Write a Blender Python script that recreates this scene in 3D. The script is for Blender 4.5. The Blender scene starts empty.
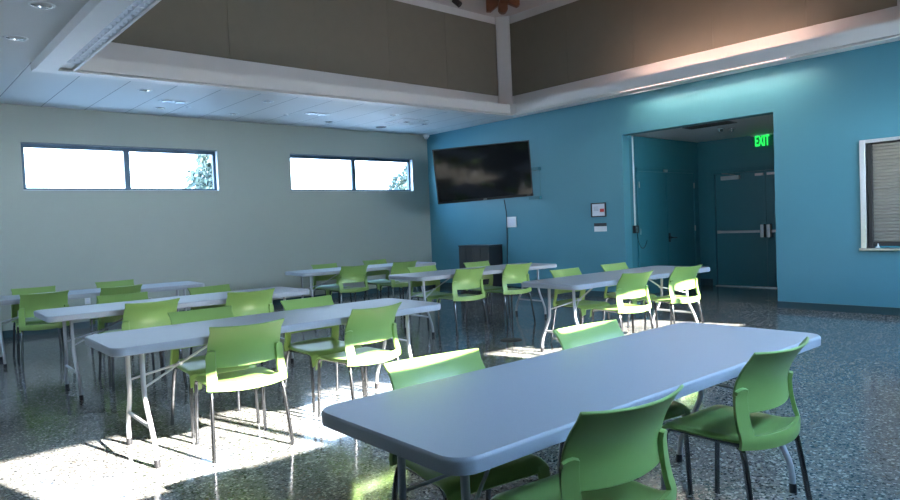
import bpy, bmesh, math, random
from mathutils import Vector, Matrix
random.seed(7)
SC = bpy.context.scene
COL = SC.collection
PI = math.pi

# ------------------------------------------------------------------ helpers
def link(o):
    COL.objects.link(o)
    return o

def obj(name, bm, mat, parent=None, smooth=None, bevel=None, kind=None, label=None):
    """Link a bmesh as one mesh object."""
    me = bpy.data.meshes.new(name)
    bmesh.ops.recalc_face_normals(bm, faces=bm.faces[:])
    bm.to_mesh(me)
    bm.free()
    if mat is not None:
        me.materials.append(mat)
    if smooth is not None:
        for p in me.polygons:
            p.use_smooth = True
        if smooth < 180:
            me.set_sharp_from_angle(angle=math.radians(smooth))
    o = link(bpy.data.objects.new(name, me))
    if parent is not None:
        o.parent = parent
    if bevel:
        m = o.modifiers.new('bevel', 'BEVEL')
        m.width = bevel
        m.segments = 2
        m.limit_method = 'ANGLE'
        m.angle_limit = math.radians(40)
    if kind:
        o['kind'] = kind
    if label:
        o['label'] = label
    return o

def tag(o, label, cat, group=None):
    o['label'] = label
    o['category'] = cat
    if group:
        o['group'] = group
    return o

def thing(name, label, cat, loc=(0, 0, 0), rotz=0.0, group=None):
    o = link(bpy.data.objects.new(name, None))
    o.empty_display_size = 0.2
    o.location = loc
    o.rotation_euler = (0, 0, rotz)
    return tag(o, label, cat, group)

def copy_tree(o, parent=None):
    c = o.copy()
    COL.objects.link(c)
    if parent is not None:
        c.parent = parent
    for ch in list(o.children):
        copy_tree(ch, c)
    return c

def box(bm, x0, x1, y0, y1, z0, z1, M=None):
    vs = [bm.verts.new((x, y, z)) for z in (z0, z1) for y in (y0, y1) for x in (x0, x1)]
    if M is not None:
        for v in vs:
            v.co = M @ v.co
    for f in ((0, 2, 3, 1), (4, 5, 7, 6), (0, 1, 5, 4), (2, 6, 7, 3), (0, 4, 6, 2), (1, 3, 7, 5)):
        bm.faces.new([vs[i] for i in f])
    return vs

def prism(bm, pts, z0, z1):
    """Vertical prism over a plan polygon; z0, z1 may be lists per point."""
    n = len(pts)
    a = [bm.verts.new((p[0], p[1], z0)) for p in pts]
    b = [bm.verts.new((p[0], p[1], z1)) for p in pts]
    bm.faces.new(a[::-1])
    bm.faces.new(b)
    for i in range(n):
        j = (i + 1) % n
        bm.faces.new((a[i], a[j], b[j], b[i]))

def extrude_poly(bm, pts, d):
    """3D polygon pts extruded along vector d."""
    n = len(pts)
    d = Vector(d)
    a = [bm.verts.new(p) for p in pts]
    b = [bm.verts.new(Vector(p) + d) for p in pts]
    bm.faces.new(a[::-1])
    bm.faces.new(b)
    for i in range(n):
        j = (i + 1) % n
        bm.faces.new((a[i], a[j], b[j], b[i]))

def tube(bm, pts, r, n=10, cap=True):
    pts = [Vector(p) for p in pts]
    rings = []
    up = None
    for i, p in enumerate(pts):
        if i == 0:
            t = pts[1] - p
        elif i == len(pts) - 1:
            t = p - pts[i - 1]
        else:
            t = (pts[i + 1] - p).normalized() + (p - pts[i - 1]).normalized()
        t.normalize()
        if up is None:
            up = Vector((0, 0, 1)) if abs(t.z) < .9 else Vector((1, 0, 0))
        s = t.cross(up).normalized()
        up = s.cross(t).normalized()
        rr = r[i] if isinstance(r, (list, tuple)) else r
        rings.append([bm.verts.new(p + rr * (math.cos(2 * PI * k / n) * s + math.sin(2 * PI * k / n) * up)) for k in range(n)])
    for a, b in zip(rings, rings[1:]):
        for k in range(n):
            bm.faces.new((a[k], a[(k + 1) % n], b[(k + 1) % n], b[k]))
    if cap:
        bm.faces.new(rings[0][::-1])
        bm.faces.new(rings[-1])

def smooth_path(pts, it=2):
    pts = [Vector(p) for p in pts]
    for _ in range(it):
        q = [pts[0]]
        for a, b in zip(pts, pts[1:]):
            q += [a * .75 + b * .25, a * .25 + b * .75]
        q.append(pts[-1])
        pts = q
    return pts

def lathe(bm, prof, c, axis='z', n=24, close=False):
    c = Vector(c)
    rings = []
    for r, h in prof:
        ring = []
        for k in range(n):
            a = 2 * PI * k / n
            if axis == 'z':
                p = (r * math.cos(a), r * math.sin(a), h)
            elif axis == 'x':
                p = (h, r * math.cos(a), r * math.sin(a))
            else:
                p = (r * math.cos(a), h, r * math.sin(a))
            ring.append(bm.verts.new(c + Vector(p)))
        rings.append(ring)
    for a, b in zip(rings, rings[1:]):
        for k in range(n):
            bm.faces.new((a[k], a[(k + 1) % n], b[(k + 1) % n], b[k]))
    if close:
        bm.faces.new(rings[0][::-1])
        bm.faces.new(rings[-1])

def shell(bm, f, us, vs, th, keep=None, nrm=None):
    """Sheet f(u,v) thickened by th along nrm (default: -y side)."""
    nu, nv = len(us), len(vs)
    P = [[Vector(f(u, v)) for u in us] for v in vs]
    def normal(i, j):
        a = P[i][min(j + 1, nu - 1)] - P[i][max(j - 1, 0)]
        b = P[min(i + 1, nv - 1)][j] - P[max(i - 1, 0)][j]
        n = a.cross(b)
        return n.normalized() if n.length > 1e-9 else Vector((0, 1, 0))
    A, B = {}, {}
    cells = [(i, j) for i in range(nv - 1) for j in range(nu - 1)
             if keep is None or keep((us[j] + us[j + 1]) / 2, (vs[i] + vs[i + 1]) / 2)]
    cs = set(cells)
    def va(i, j):
        if (i, j) not in A:
            A[i, j] = bm.verts.new(P[i][j])
            B[i, j] = bm.verts.new(P[i][j] + normal(i, j) * th)
        return A[i, j], B[i, j]
    for i, j in cells:
        q = [(i, j), (i, j + 1), (i + 1, j + 1), (i + 1, j)]
        w = [va(*k) for k in q]
        bm.faces.new([x[0] for x in w])
        bm.faces.new([x[1] for x in w][::-1])
        for (di, dj), (a, b) in zip(((-1, 0), (0, 1), (1, 0), (0, -1)), ((0, 1), (1, 2), (2, 3), (3, 0))):
            if (i + di, j + dj) not in cs:
                bm.faces.new((w[a][0], w[b][0], w[b][1], w[a][1]))

def lin(a, b, n):
    return [a + (b - a) * i / (n - 1) for i in range(n)]

# ------------------------------------------------------------------ materials
def mat(name, col, rough=.5, metal=0., spec=.5, noise=None, bump=None, emit=None, estr=0., coat=0.):
    m = bpy.data.materials.new(name)
    m.use_nodes = True
    nt = m.node_tree
    b = nt.nodes['Principled BSDF']
    b.inputs['Base Color'].default_value = (*col, 1)
    b.inputs['Roughness'].default_value = rough
    b.inputs['Metallic'].default_value = metal
    b.inputs['Specular IOR Level'].default_value = spec
    if coat:
        b.inputs['Coat Weight'].default_value = coat
    if emit:
        b.inputs['Emission Color'].default_value = (*emit, 1)
        b.inputs['Emission Strength'].default_value = estr
    tc = nt.nodes.new('ShaderNodeTexCoord')
    if noise:
        sc, amt = noise
        n = nt.nodes.new('ShaderNodeTexNoise')
        n.inputs['Scale'].default_value = sc
        n.inputs['Detail'].default_value = 4
        nt.links.new(tc.outputs['Object'], n.inputs['Vector'])
        mx = nt.nodes.new('ShaderNodeMix')
        mx.data_type = 'RGBA'
        mx.inputs[6].default_value = (*[c * (1 - amt) for c in col], 1)
        mx.inputs[7].default_value = (*[min(1, c * (1 + amt)) for c in col], 1)
        nt.links.new(n.outputs['Fac'], mx.inputs[0])
        nt.links.new(mx.outputs[2], b.inputs['Base Color'])
    if bump:
        sc, st = bump
        n = nt.nodes.new('ShaderNodeTexNoise')
        n.inputs['Scale'].default_value = sc
        n.inputs['Detail'].default_value = 3
        nt.links.new(tc.outputs['Object'], n.inputs['Vector'])
        bp = nt.nodes.new('ShaderNodeBump')
        bp.inputs['Strength'].default_value = st
        bp.inputs['Distance'].default_value = .01
        nt.links.new(n.outputs['Fac'], bp.inputs['Height'])
        nt.links.new(bp.outputs['Normal'], b.inputs['Normal'])
    return m

def glass_mat(name, tint, gloss):
    m = bpy.data.materials.new(name)
    m.use_nodes = True
    nt = m.node_tree
    nt.nodes.remove(nt.nodes['Principled BSDF'])
    t = nt.nodes.new('ShaderNodeBsdfTransparent')
    t.inputs['Color'].default_value = (*tint, 1)
    g = nt.nodes.new('ShaderNodeBsdfGlossy')
    g.inputs['Roughness'].default_value = .02
    x = nt.nodes.new('ShaderNodeMixShader')
    x.inputs[0].default_value = gloss
    nt.links.new(t.outputs[0], x.inputs[1])
    nt.links.new(g.outputs[0], x.inputs[2])
    nt.links.new(x.outputs[0], nt.nodes['Material Output'].inputs['Surface'])
    return m

def terrazzo():
    m = bpy.data.materials.new('terrazzo')
    m.use_nodes = True
    nt = m.node_tree
    N, L = nt.nodes, nt.links
    b = N['Principled BSDF']
    tc = N.new('ShaderNodeTexCoord')
    # stone chips of two sizes set in a grey matrix
    v1 = N.new('ShaderNodeTexVoronoi'); v1.inputs['Scale'].default_value = 52
    v2 = N.new('ShaderNodeTexVoronoi'); v2.inputs['Scale'].default_value = 105
    nz = N.new('ShaderNodeTexNoise'); nz.inputs['Scale'].default_value = 60
    mp = N.new('ShaderNodeMix'); mp.data_type = 'VECTOR'; mp.inputs[0].default_value = .012
    L.new(tc.outputs['Object'], nz.inputs['Vector'])
    L.new(tc.outputs['Object'], mp.inputs[4]); L.new(nz.outputs['Color'], mp.inputs[5])
    for v in (v1, v2):
        L.new(mp.outputs[1], v.inputs['Vector'])
    def ramp(stops):
        r = N.new('ShaderNodeValToRGB')
        r.color_ramp.interpolation = 'CONSTANT'
        e = r.color_ramp.elements
        while len(e) > 1:
            e.remove(e[-1])
        e[0].position = stops[0][0]; e[0].color = (*stops[0][1], 1)
        for p, c in stops[1:]:
            x = e.new(p); x.color = (*c, 1)
        return r
    base = (.14, .142, .135)
    r1 = ramp([(0, (.03, .032, .034)), (.17, base), (.62, (.18, .178, .165)), (.80, (.34, .335, .31)), (.92, (.15, .125, .10))])
    r2 = ramp([(0, (.05, .052, .054)), (.24, base), (.7, (.18, .178, .165)), (.86, (.33, .325, .31))])
    s1 = N.new('ShaderNodeSeparateColor'); s2 = N.new('ShaderNodeSeparateColor')
    L.new(v1.outputs['Color'], s1.inputs[0]); L.new(v2.outputs['Color'], s2.inputs[0])
    L.new(s1.outputs[0], r1.inputs[0]); L.new(s2.outputs[0], r2.inputs[0])
    lt = N.new('ShaderNodeMath'); lt.operation = 'LESS_THAN'; lt.inputs[1].default_value = .48
    L.new(v1.outputs['Distance'], lt.inputs[0])
    mx = N.new('ShaderNodeMix'); mx.data_type = 'RGBA'
    L.new(lt.outputs[0], mx.inputs[0]); L.new(r2.outputs[0], mx.inputs[6]); L.new(r1.outputs[0], mx.inputs[7])
    # broad mottling of the pour
    big = N.new('ShaderNodeTexNoise'); big.inputs['Scale'].default_value = 1.3; big.inputs['Detail'].default_value = 4
    L.new(tc.outputs['Object'], big.inputs['Vector'])
    mr = N.new('ShaderNodeMapRange'); mr.inputs[3].default_value = .85; mr.inputs[4].default_value = 1.15
    L.new(big.outputs['Fac'], mr.inputs[0])
    hs = N.new('ShaderNodeHueSaturation')
    L.new(mx.outputs[2], hs.inputs['Color']); L.new(mr.outputs[0], hs.inputs['Value'])
    L.new(hs.outputs[0], b.inputs['Base Color'])
    b.inputs['Roughness'].default_value = FLOOR_ROUGH
    b.inputs['Specular IOR Level'].default_value = .5
    return m

def ceiling_mat():
    """White plank ceiling, thin dark joints every 0.58 m running along y."""
    m = bpy.data.materials.new('ceiling_white')
    m.use_nodes = True
    nt = m.node_tree
    N, L = nt.nodes, nt.links
    b = N['Principled BSDF']
    b.inputs['Roughness'].default_value = .6
    b.inputs['Specular IOR Level'].default_value = .3
    tc = N.new('ShaderNodeTexCoord')
    sp = N.new('ShaderNodeSeparateXYZ')
    L.new(tc.outputs['Object'], sp.inputs[0])
    a = N.new('ShaderNodeMath'); a.operation = 'ADD'; a.inputs[1].default_value = 7.43 + 58.0
    L.new(sp.outputs[0], a.inputs[0])
    q = N.new('ShaderNodeMath'); q.operation = 'MODULO'; q.inputs[1].default_value = .58
    L.new(a.outputs[0], q.inputs[0])
    c = N.new('ShaderNodeMath'); c.operation = 'LESS_THAN'; c.inputs[1].default_value = .012
    L.new(q.outputs[0], c.inputs[0])
    # joints only on the strip beside the window wall
    g = N.new('ShaderNodeMath'); g.operation = 'GREATER_THAN'; g.inputs[1].default_value = -2.75
    L.new(sp.outputs[1], g.inputs[0])
    k = N.new('ShaderNodeMath'); k.operation = 'MULTIPLY'
    L.new(c.outputs[0], k.inputs[0]); L.new(g.outputs[0], k.inputs[1])
    mx = N.new('ShaderNodeMix'); mx.data_type = 'RGBA'
    mx.inputs[6].default_value = (.68, .69, .69, 1); mx.inputs[7].default_value = (.25, .27, .28, 1)
    L.new(k.outputs[0], mx.inputs[0])
    L.new(mx.outputs[2], b.inputs['Base Color'])
    return m

FLOOR_ROUGH = .12
M = {}
M['floor'] = terrazzo()
M['ceiling'] = ceiling_mat()
M['sage'] = mat('sage_wall_paint', (.335, .37, .325), .42, noise=(2.5, .03), bump=(90, .05))
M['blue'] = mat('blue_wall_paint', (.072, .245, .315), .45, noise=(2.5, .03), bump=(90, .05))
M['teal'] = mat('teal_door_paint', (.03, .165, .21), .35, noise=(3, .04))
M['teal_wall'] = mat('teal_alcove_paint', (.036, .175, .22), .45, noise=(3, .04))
M['base'] = mat('dark_vinyl_base', (.012, .05, .065), .4)
M['trim'] = mat('off_white_trim', (.72, .71, .70), .5, noise=(4, .03))
M['upper'] = mat('upper_ceiling_white', (.60, .57, .56), .6)
M['taupe'] = mat('taupe_acoustic_panel', (.215, .195, .15), .85, noise=(6, .05), bump=(220, .1))
M['frame'] = mat('dark_bronze_window_frame', (.03, .07, .11), .35, metal=.3)
M['reveal'] = mat('window_reveal_white', (.6, .66, .7), .5)
M['glass'] = glass_mat('window_glass', (.93, .97, 1), .06)
M['green'] = mat('green_chair_plastic', (.225, .36, .10), .36, bump=(300, .04))
M['chrome'] = mat('dark_chrome_steel', (.20, .205, .22), .2, metal=1)
M['glide'] = mat('black_plastic', (.012, .012, .014), .4)
M['table'] = mat('grey_table_plastic', (.33, .355, .39), .42, spec=.3, noise=(260, .06), bump=(320, .05))
M['leg'] = mat('grey_painted_steel', (.42, .43, .45), .35, metal=.35)
M['steel'] = mat('brushed_stainless', (.62, .62, .62), .33, metal=1, noise=(30, .06))
M['slat'] = mat('roll_shutter_aluminium', (.46, .43, .37), .42, metal=.55, noise=(8, .06))
M['black'] = mat('black_satin', (.012, .013, .016), .35)
M['screen'] = mat('television_glass', (.006, .007, .009), .07, spec=.6)
M['white'] = mat('white_plastic', (.72, .74, .76), .4)
M['paper'] = mat('white_paper', (.68, .7, .78), .6)
M['red'] = mat('red_print', (.6, .06, .05), .5)
M['greyprint'] = mat('grey_print', (.25, .28, .33), .6)
M['wood'] = mat('stained_timber', (.20, .075, .035), .5, noise=(9, .25))
M['metal_dark'] = mat('dark_grille_metal', (.05, .047, .045), .5, metal=.4)
M['hard'] = mat('satin_nickel', (.45, .46, .47), .3, metal=1)
M['can'] = mat('downlight_reflector', (.75, .76, .78), .18, metal=1)
M['louvre'] = mat('white_louvre', (.42, .46, .52), .4)
M['exit'] = mat('exit_green_glow', (.01, .2, .05), .4, emit=(.02, 1, .12), estr=.75)
M['acrylic'] = glass_mat('clear_acrylic', (.82, .95, .9), .08)
M['lamp'] = mat('fluorescent_tube', (.9, .8, .75), .4, emit=(1, .63, .5), estr=26)
M['lamp_wash'] = mat('cool_fluorescent_tube', (.9, .9, .85), .4, emit=(1, .84, .68), estr=60)
M['lamp_slot'] = mat('dim_fluorescent_tube', (.9, .8, .75), .4, emit=(1, .7, .62), estr=1.0)
M['lens'] = mat('diffuser_lens', (.8, .85, .9), .4, emit=(.75, .88, 1), estr=.8)  # faint glow stands in for reflections in the unlit louvre
M['leaf'] = mat('tree_leaves', (.035, .055, .04), .6, noise=(3, .3))
M['bark'] = mat('tree_bark', (.12, .09, .07), .8, noise=(12, .3))
M['ground'] = mat('outside_paving', (.34, .34, .33), .8, noise=(1.2, .1))
M['roof'] = mat('roof_membrane', (.4, .4, .4), .8)

# ------------------------------------------------------------------ the room
H = 3.354            # flat ceiling
XL, YB = -13.0, -11.88   # far left wall, wall behind the camera
W1, W2 = (-7.712, -4.791), (-3.385, -.444)
WZ = (2.122, 2.817)
S1, S2 = (-7.80, -4.86), (-3.46, -.52)   # windows behind the camera
SZ = (2.135, 2.865)
WT = .18

def struct(name, bm, m, **k):
    return obj(name, bm, m, kind='structure', **k)

bm = bmesh.new()
box(bm, XL - .3, 3.2, YB - .3, .3, -.25, 0)
struct('floor', bm, M['floor'])

# window wall (back) and the wall behind the camera, with their openings
def wall_with_windows(name, y0, y1, wins, z0, z1, m):
    bm = bmesh.new()
    xs = [XL - .2]
    for a, b in wins:
        xs += [a, b]
    xs.append(.2)
    box(bm, xs[0], xs[-1], y0, y1, 0, z0)
    box(bm, xs[0], xs[-1], y0, y1, z1, 3.7)
    for i in range(0, len(xs), 2):
        box(bm, xs[i], xs[i + 1], y0, y1, z0, z1)
    bmesh.ops.remove_doubles(bm, verts=bm.verts[:], dist=1e-5)
    return struct(name, bm, m)
wall_with_windows('wall_back', 0, WT, (W1, W2), WZ[0], WZ[1], M['sage'])
wall_with_windows('wall_front', YB - .12, YB, (S1, S2), SZ[0], SZ[1], M['sage'])
bm = bmesh.new()            # left wall, with an unseen window added for fill light
FILL_WIN = ((-5.0, -2.1),)
box(bm, XL - .2, XL, YB, 0, 0, WZ[0]); box(bm, XL - .2, XL, YB, 0, WZ[1], 3.7)
for a, b in ((YB, FILL_WIN[0][0]), (FILL_WIN[0][1], 0)):
    box(bm, XL - .2, XL, a, b, WZ[0], WZ[1])
struct('wall_left', bm, M['sage'])
for n, (a, b) in enumerate(FILL_WIN):
    bm = bmesh.new()
    for y0, y1 in ((a, a + .035), (b - .035, b), ((a + b) / 2 - .03, (a + b) / 2 + .03)):
        box(bm, XL - .13, XL - .08, y0, y1, WZ[0] + .03, WZ[1] - .05)
    box(bm, XL - .13, XL - .08, a, b, WZ[0], WZ[0] + .03); box(bm, XL - .13, XL - .08, a, b, WZ[1] - .05, WZ[1])
    struct('window_%d' % (5 + n), bm, M['frame'])  # frame of the added fill window

# blue wall with the alcove opening and the serving hatch
RY0, RY1, RZ, RX = -7.475, -5.03, 2.725, 2.5
KY0, KY1, KZ0, KZ1 = -10.35, -8.60, .835, 2.155
bm = bmesh.new()
T = .2
box(bm, 0, T, RY1, 0, 0, 3.36)
box(bm, 0, T, RY0, RY1, RZ, 3.36)
box(bm, 0, T, KY1, RY0, 0, 3.36)
box(bm, 0, T, KY0, KY1, 0, KZ0)
box(bm, 0, T, KY0, KY1, KZ1, 3.36)
box(bm, 0, T, YB, KY0, 0, 3.36)
bmesh.ops.remove_doubles(bm, verts=bm.verts[:], dist=1e-5)
struct('wall_right', bm, M['blue'])
# alcove walls
bm = bmesh.new()
box(bm, T, RX, RY1, RY1 + .12, 0, RZ + .2)
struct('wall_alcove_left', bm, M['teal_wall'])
bm = bmesh.new()
box(bm, RX, RX + .12, RY0 - .12, RY1 + .12, 0, RZ + .2)
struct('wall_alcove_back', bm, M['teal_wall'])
bm = bmesh.new()
box(bm, T, RX, RY0 - .12, RY0, 0, RZ + .2)
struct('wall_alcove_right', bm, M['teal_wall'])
bm = bmesh.new()
box(bm, T, RX, RY0, RY1, RZ, RZ + .12)
struct('ceiling_alcove', bm, M['ceiling'])
# the closed kitchen box behind the hatch
bm = bmesh.new()
box(bm, T + .25, T + .3, KY0 - .1, KY1 + .1, KZ0 - .1, KZ1 + .1)
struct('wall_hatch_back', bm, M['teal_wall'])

# baseboards
def baseboard(name, *bx):
    bm = bmesh.new()
    box(bm, *bx)
    struct(name, bm, M['base'])
baseboard('baseboard_back', XL, 0, -.012, 0, 0, .1)
baseboard('baseboard_right', -.012, 0, RY1, 0, 0, .095)
baseboard('baseboard_right_2', -.012, 0, YB, RY0 + .0, 0, .095)
baseboard('baseboard_alcove_back', RX - .012, RX, -5.27, RY1, 0, .12)
baseboard('baseboard_left', XL, XL + .012, YB, 0, 0, .1)
baseboard('baseboard_front', XL, 0, YB, YB + .012, 0, .1)

# flat ceiling with the well and the downlight holes
WX0, WX1 = -8.0, -.5
def lip_y(x):       # outer edge of the soffit along the window side
    return -2.71 - .31 * (x - WX0) / (WX1 - WX0)
WYF = -9.75
DL = [(-8.281, -4.884, .085), (-8.291, -3.704, .085), (-6.533, -1.884, .075), (-5.945, -.70, .075),
      (-4.754, -1.928, .075), (-4.755, -.69, .075), (-2.285, -1.842, .075), (-2.923, -.68, .075),
      (-1.108, -1.284, .075)]
bm = bmesh.new()
def loop(pts):
    vs = [bm.verts.new((x, y, H)) for x, y in pts]
    return [bm.edges.new((vs[i], vs[(i + 1) % len(vs)])) for i in range(len(vs))]
E_ = loop([(XL, YB), (0, YB), (0, 0), (XL, 0)])
E_ += loop([(WX0, lip_y(WX0)), (WX1, lip_y(WX1)), (WX1, WYF), (WX0, WYF)])
for x, y, r in DL:
    E_ += loop([(x + r * math.cos(2 * PI * k / 20), y + r * math.sin(2 * PI * k / 20)) for k in range(20)])
bmesh.ops.triangle_fill(bm, use_beauty=True, use_dissolve=False, edges=E_)
struct('ceiling', bm, M['ceiling'])

# roof over everything (keeps daylight out)
bm = bmesh.new()
box(bm, XL - .3, WX0 - .5, YB - .2, .3, 3.7, 3.78)
box(bm, .25, 3.2, YB - .2, .3, 3.7, 3.78)
box(bm, WX0 - .5, .25, -2.2, .3, 3.7, 3.78)
box(bm, WX0 - .5, .25, YB - .2, -10.1, 3.7, 3.78)
struct('roof', bm, M['roof'])

# ---- raised well: soffit lip, fascias, cove, upper walls
ZL0, ZL1 = 3.262, 3.282      # lip plate
ZF0, ZF1 = 3.294, 3.462      # fascia
CX0, CX1, CY0, CY1 = -8.25, .10, -9.85, -2.30   # upper wall faces
FW = .17
FXR = WX1 - FW              # fascia face on the blue side
def fas_y(x):
    return lip_y(x) - FW
bm = bmesh.new()            # window-side lip: bottom plate + outer edge up to the ceiling
prism(bm, [(WX0, lip_y(WX0)), (WX1, lip_y(WX1)), (WX1, fas_y(WX1)), (WX0, fas_y(WX0))], ZL0, ZL1)
prism(bm, [(WX0, lip_y(WX0)), (WX1, lip_y(WX1)), (WX1, lip_y(WX1) - .015), (WX0, lip_y(WX0) - .015)], ZL1, H)
struct('trim_1', bm, M['trim'])
bm = bmesh.new()            # blue-wall-side lip
prism(bm, [(FXR, fas_y(FXR)), (WX1, fas_y(WX1)), (WX1 + .05, WYF), (FXR + .05, WYF)], ZL0, ZL1)
prism(bm, [(WX1 - .015, lip_y(WX1)), (WX1, lip_y(WX1)), (WX1 + .05, WYF), (WX1 + .035, WYF)], ZL1, H)
struct('trim_2', bm, M['trim'])
bm = bmesh.new()            # left bulkhead: wide bottom with the louvre slot beside it
box(bm, -8.0, -7.79, WYF, fas_y(-7.8), ZL0 - .01, ZL1)
box(bm, -8.0, -7.985, WYF, lip_y(-8.0), ZL1, H)
box(bm, -7.65, -7.625, WYF, fas_y(-7.8) - .1, ZL0 - .01, ZF1)
box(bm, -7.79, -7.65, fas_y(-7.8) - .35, fas_y(-7.8), ZL0 + .03, ZL1 + .04)
struct('trim_3', bm, M['trim'])
bm = bmesh.new()            # fascia, window side
x0, x1 = -7.62, -.69
prism(bm, [(x0, fas_y(x0)), (x1, fas_y(x1)), (x1, fas_y(x1) + .02), (x0, fas_y(x0) + .02)], ZF0, ZF1)
struct('trim_4', bm, M['trim'])
bm = bmesh.new()            # fascia, blue-wall side
y0 = fas_y(FXR) - .12
prism(bm, [(FXR, y0), (FXR + .02, y0), (FXR + .07, WYF), (FXR + .05, WYF)], ZF0, ZF1)
struct('trim_5', bm, M['trim'])
bm = bmesh.new()            # cove floors over the flat ceiling, front upstand
prism(bm, [(-7.63, fas_y(-7.63) + .02), (-.64, fas_y(-.64) + .02), (-.64, CY1), (-7.63, CY1)], H + .015, H + .03)
box(bm, -.60, .25, CY0, CY1, H + .015, H + .03)
box(bm, CX0, -7.63, CY0, CY1, H + .015, H + .03)
box(bm, -7.63, -.64, CY0, WYF + .0, H + .015, H + .03)
box(bm, WX0, WX1, WYF, WYF + .02, ZL0, ZF1)
struct('trim_6', bm, M['trim'])
# upper walls (white) with taupe panels and the corner post
bm = bmesh.new(); box(bm, CX0 - .15, CX1 + .15, CY1, CY1 + .15, H + .015, 5.34); struct('wall_upper_back', bm, M['trim'])
bm = bmesh.new(); box(bm, CX1, CX1 + .15, CY0, CY1, H + .015, 5.34); struct('wall_upper_right', bm, M['trim'])
bm = bmesh.new(); box(bm, CX0 - .15, CX0, CY0, CY1, H + .015, 5.34); struct('wall_upper_left', bm, M['trim'])
bm = bmesh.new(); box(bm, CX0 - .15, CX1 + .15, CY0 - .15, CY0, H + .015, 5.34); struct('wall_upper_front', bm, M['trim'])
PZ0, PZ1 = 3.80, 5.18
def panels(name, axis, cuts, z0, z1):
    """One run of acoustic panels as flush boards with hairline joints."""
    bm = bmesh.new()
    for a, b in zip(cuts, cuts[1:]):
        if axis == 'x':
            box(bm, a + .002, b - .002, CY1 - .02, CY1, z0, z1)
        else:
            box(bm, CX1 - .02, CX1, a + .002, b - .002, z0, z1)
    struct(name, bm, M['taupe'])
panels('trim_panel_back', 'x', [-8.2, -6.9, -5.5, -4.1, -2.7, -1.4, -.08], 3.826, 5.198)
panels('trim_panel_right', 'y', [-8.94, -7.9, -6.6, -5.25, -3.9, -2.54], PZ0, PZ1)
bm = bmesh.new()            # corner post reaching down between the two fascias
prism(bm, [(-.075, CY1), (-.075, CY1 - .035), (.065, -2.535), (.10, -2.535), (.10, CY1)], H + .03, 5.34)
prism(bm, [(-.66, -3.16), (-.60, -3.24), (-.54, -3.2), (-.6, -3.12)], ZL0 + .005, 3.47)
struct('trim_post', bm, M['trim'])
# upper hipped ceiling
bm = bmesh.new()
c4 = [bm.verts.new(p) for p in ((CX0, CY0, 5.34), (CX1, CY0, 5.34), (CX1, CY1, 5.34), (CX0, CY1, 5.34))]
r2 = [bm.verts.new((-5.0, (CY0 + CY1) / 2, 6.6)), bm.verts.new((-3.4, (CY0 + CY1) / 2, 6.6))]
bm.faces.new((c4[0], c4[1], r2[1], r2[0])); bm.faces.new((c4[1], c4[2], r2[1]))
bm.faces.new((c4[2], c4[3], r2[0], r2[1])); bm.faces.new((c4[3], c4[0], r2[0]))
struct('ceiling_upper', bm, M['upper'])

# ---- windows of the back wall
def window(n, xa, xb):
    z0, z1 = WZ
    bm = bmesh.new()
    f, yd0, yd1 = .05, .085, .135
    box(bm, xa, xb, yd0, yd1, z0, z0 + f * .7)
    box(bm, xa, xb, yd0, yd1, z1 - .065, z1)
    box(bm, xa, xa + f, yd0, yd1, z0 + f * .7, z1 - f)
    box(bm, xb - f, xb, yd0, yd1, z0 + f * .7, z1 - f)
    xm = xa + (xb - xa) * .5
    box(bm, xm - .042, xm + .042, yd0, yd1, z0 + f * .7, z1 - f)
    w = obj('window_%d' % n, bm, M['frame'], kind='structure')
    bm = bmesh.new()
    for a, b in ((xa + f, xm - .042), (xm + .042, xb - f)):
        vs = [bm.verts.new(p) for p in ((a, .11, z0 + f * .7), (b, .11, z0 + f * .7), (b, .11, z1 - f), (a, .11, z1 - f))]
        bm.faces.new(vs)
    obj('pane', bm, M['glass'], w)
    bm = bmesh.new()
    box(bm, xa - .002, xb + .002, -.004, .085, z0 - .006, z0 + .004)
    box(bm, xb - .004, xb + .004, -.003, .085, z0 + .004, z1)
    obj('reveal_lining', bm, M['reveal'], w)
    bm = bmesh.new()
    box(bm, xa, xb, -.003, .085, z1 - .006, z1 + .002)
    obj('head_lining', bm, M['frame'], w)  # head reveal in dark frame colour, standing in for its shade
window(1, *W1)
window(2, *W2)
def sunwin(n, xa, xb):
    z0, z1 = SZ
    bm = bmesh.new()
    f, y0, y1 = .03, YB - .1, YB - .06
    box(bm, xa, xb, y0, y1, z0, z0 + .012)
    box(bm, xa, xb, y0, y1, z1 - f, z1)
    box(bm, xa, xa + f, y0, y1, z0 + .012, z1 - f)
    box(bm, xb - f, xb, y0, y1, z0 + .012, z1 - f)
    xm = (xa + xb) / 2
    box(bm, xm - .03, xm + .03, y0, y1, z0 + .012, z1 - f)
    obj('window_%d' % n, bm, M['frame'], kind='structure')
sunwin(3, *S1)
sunwin(4, *S2)

# ------------------------------------------------------------------ alcove doors
def hinge(z, parent, pos):
    bm = bmesh.new()
    tube(bm, [(pos[0], pos[1], z - .05), (pos[0], pos[1], z + .05)], .011, 8)
    obj('hinge', bm, M['hard'], parent)

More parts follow.
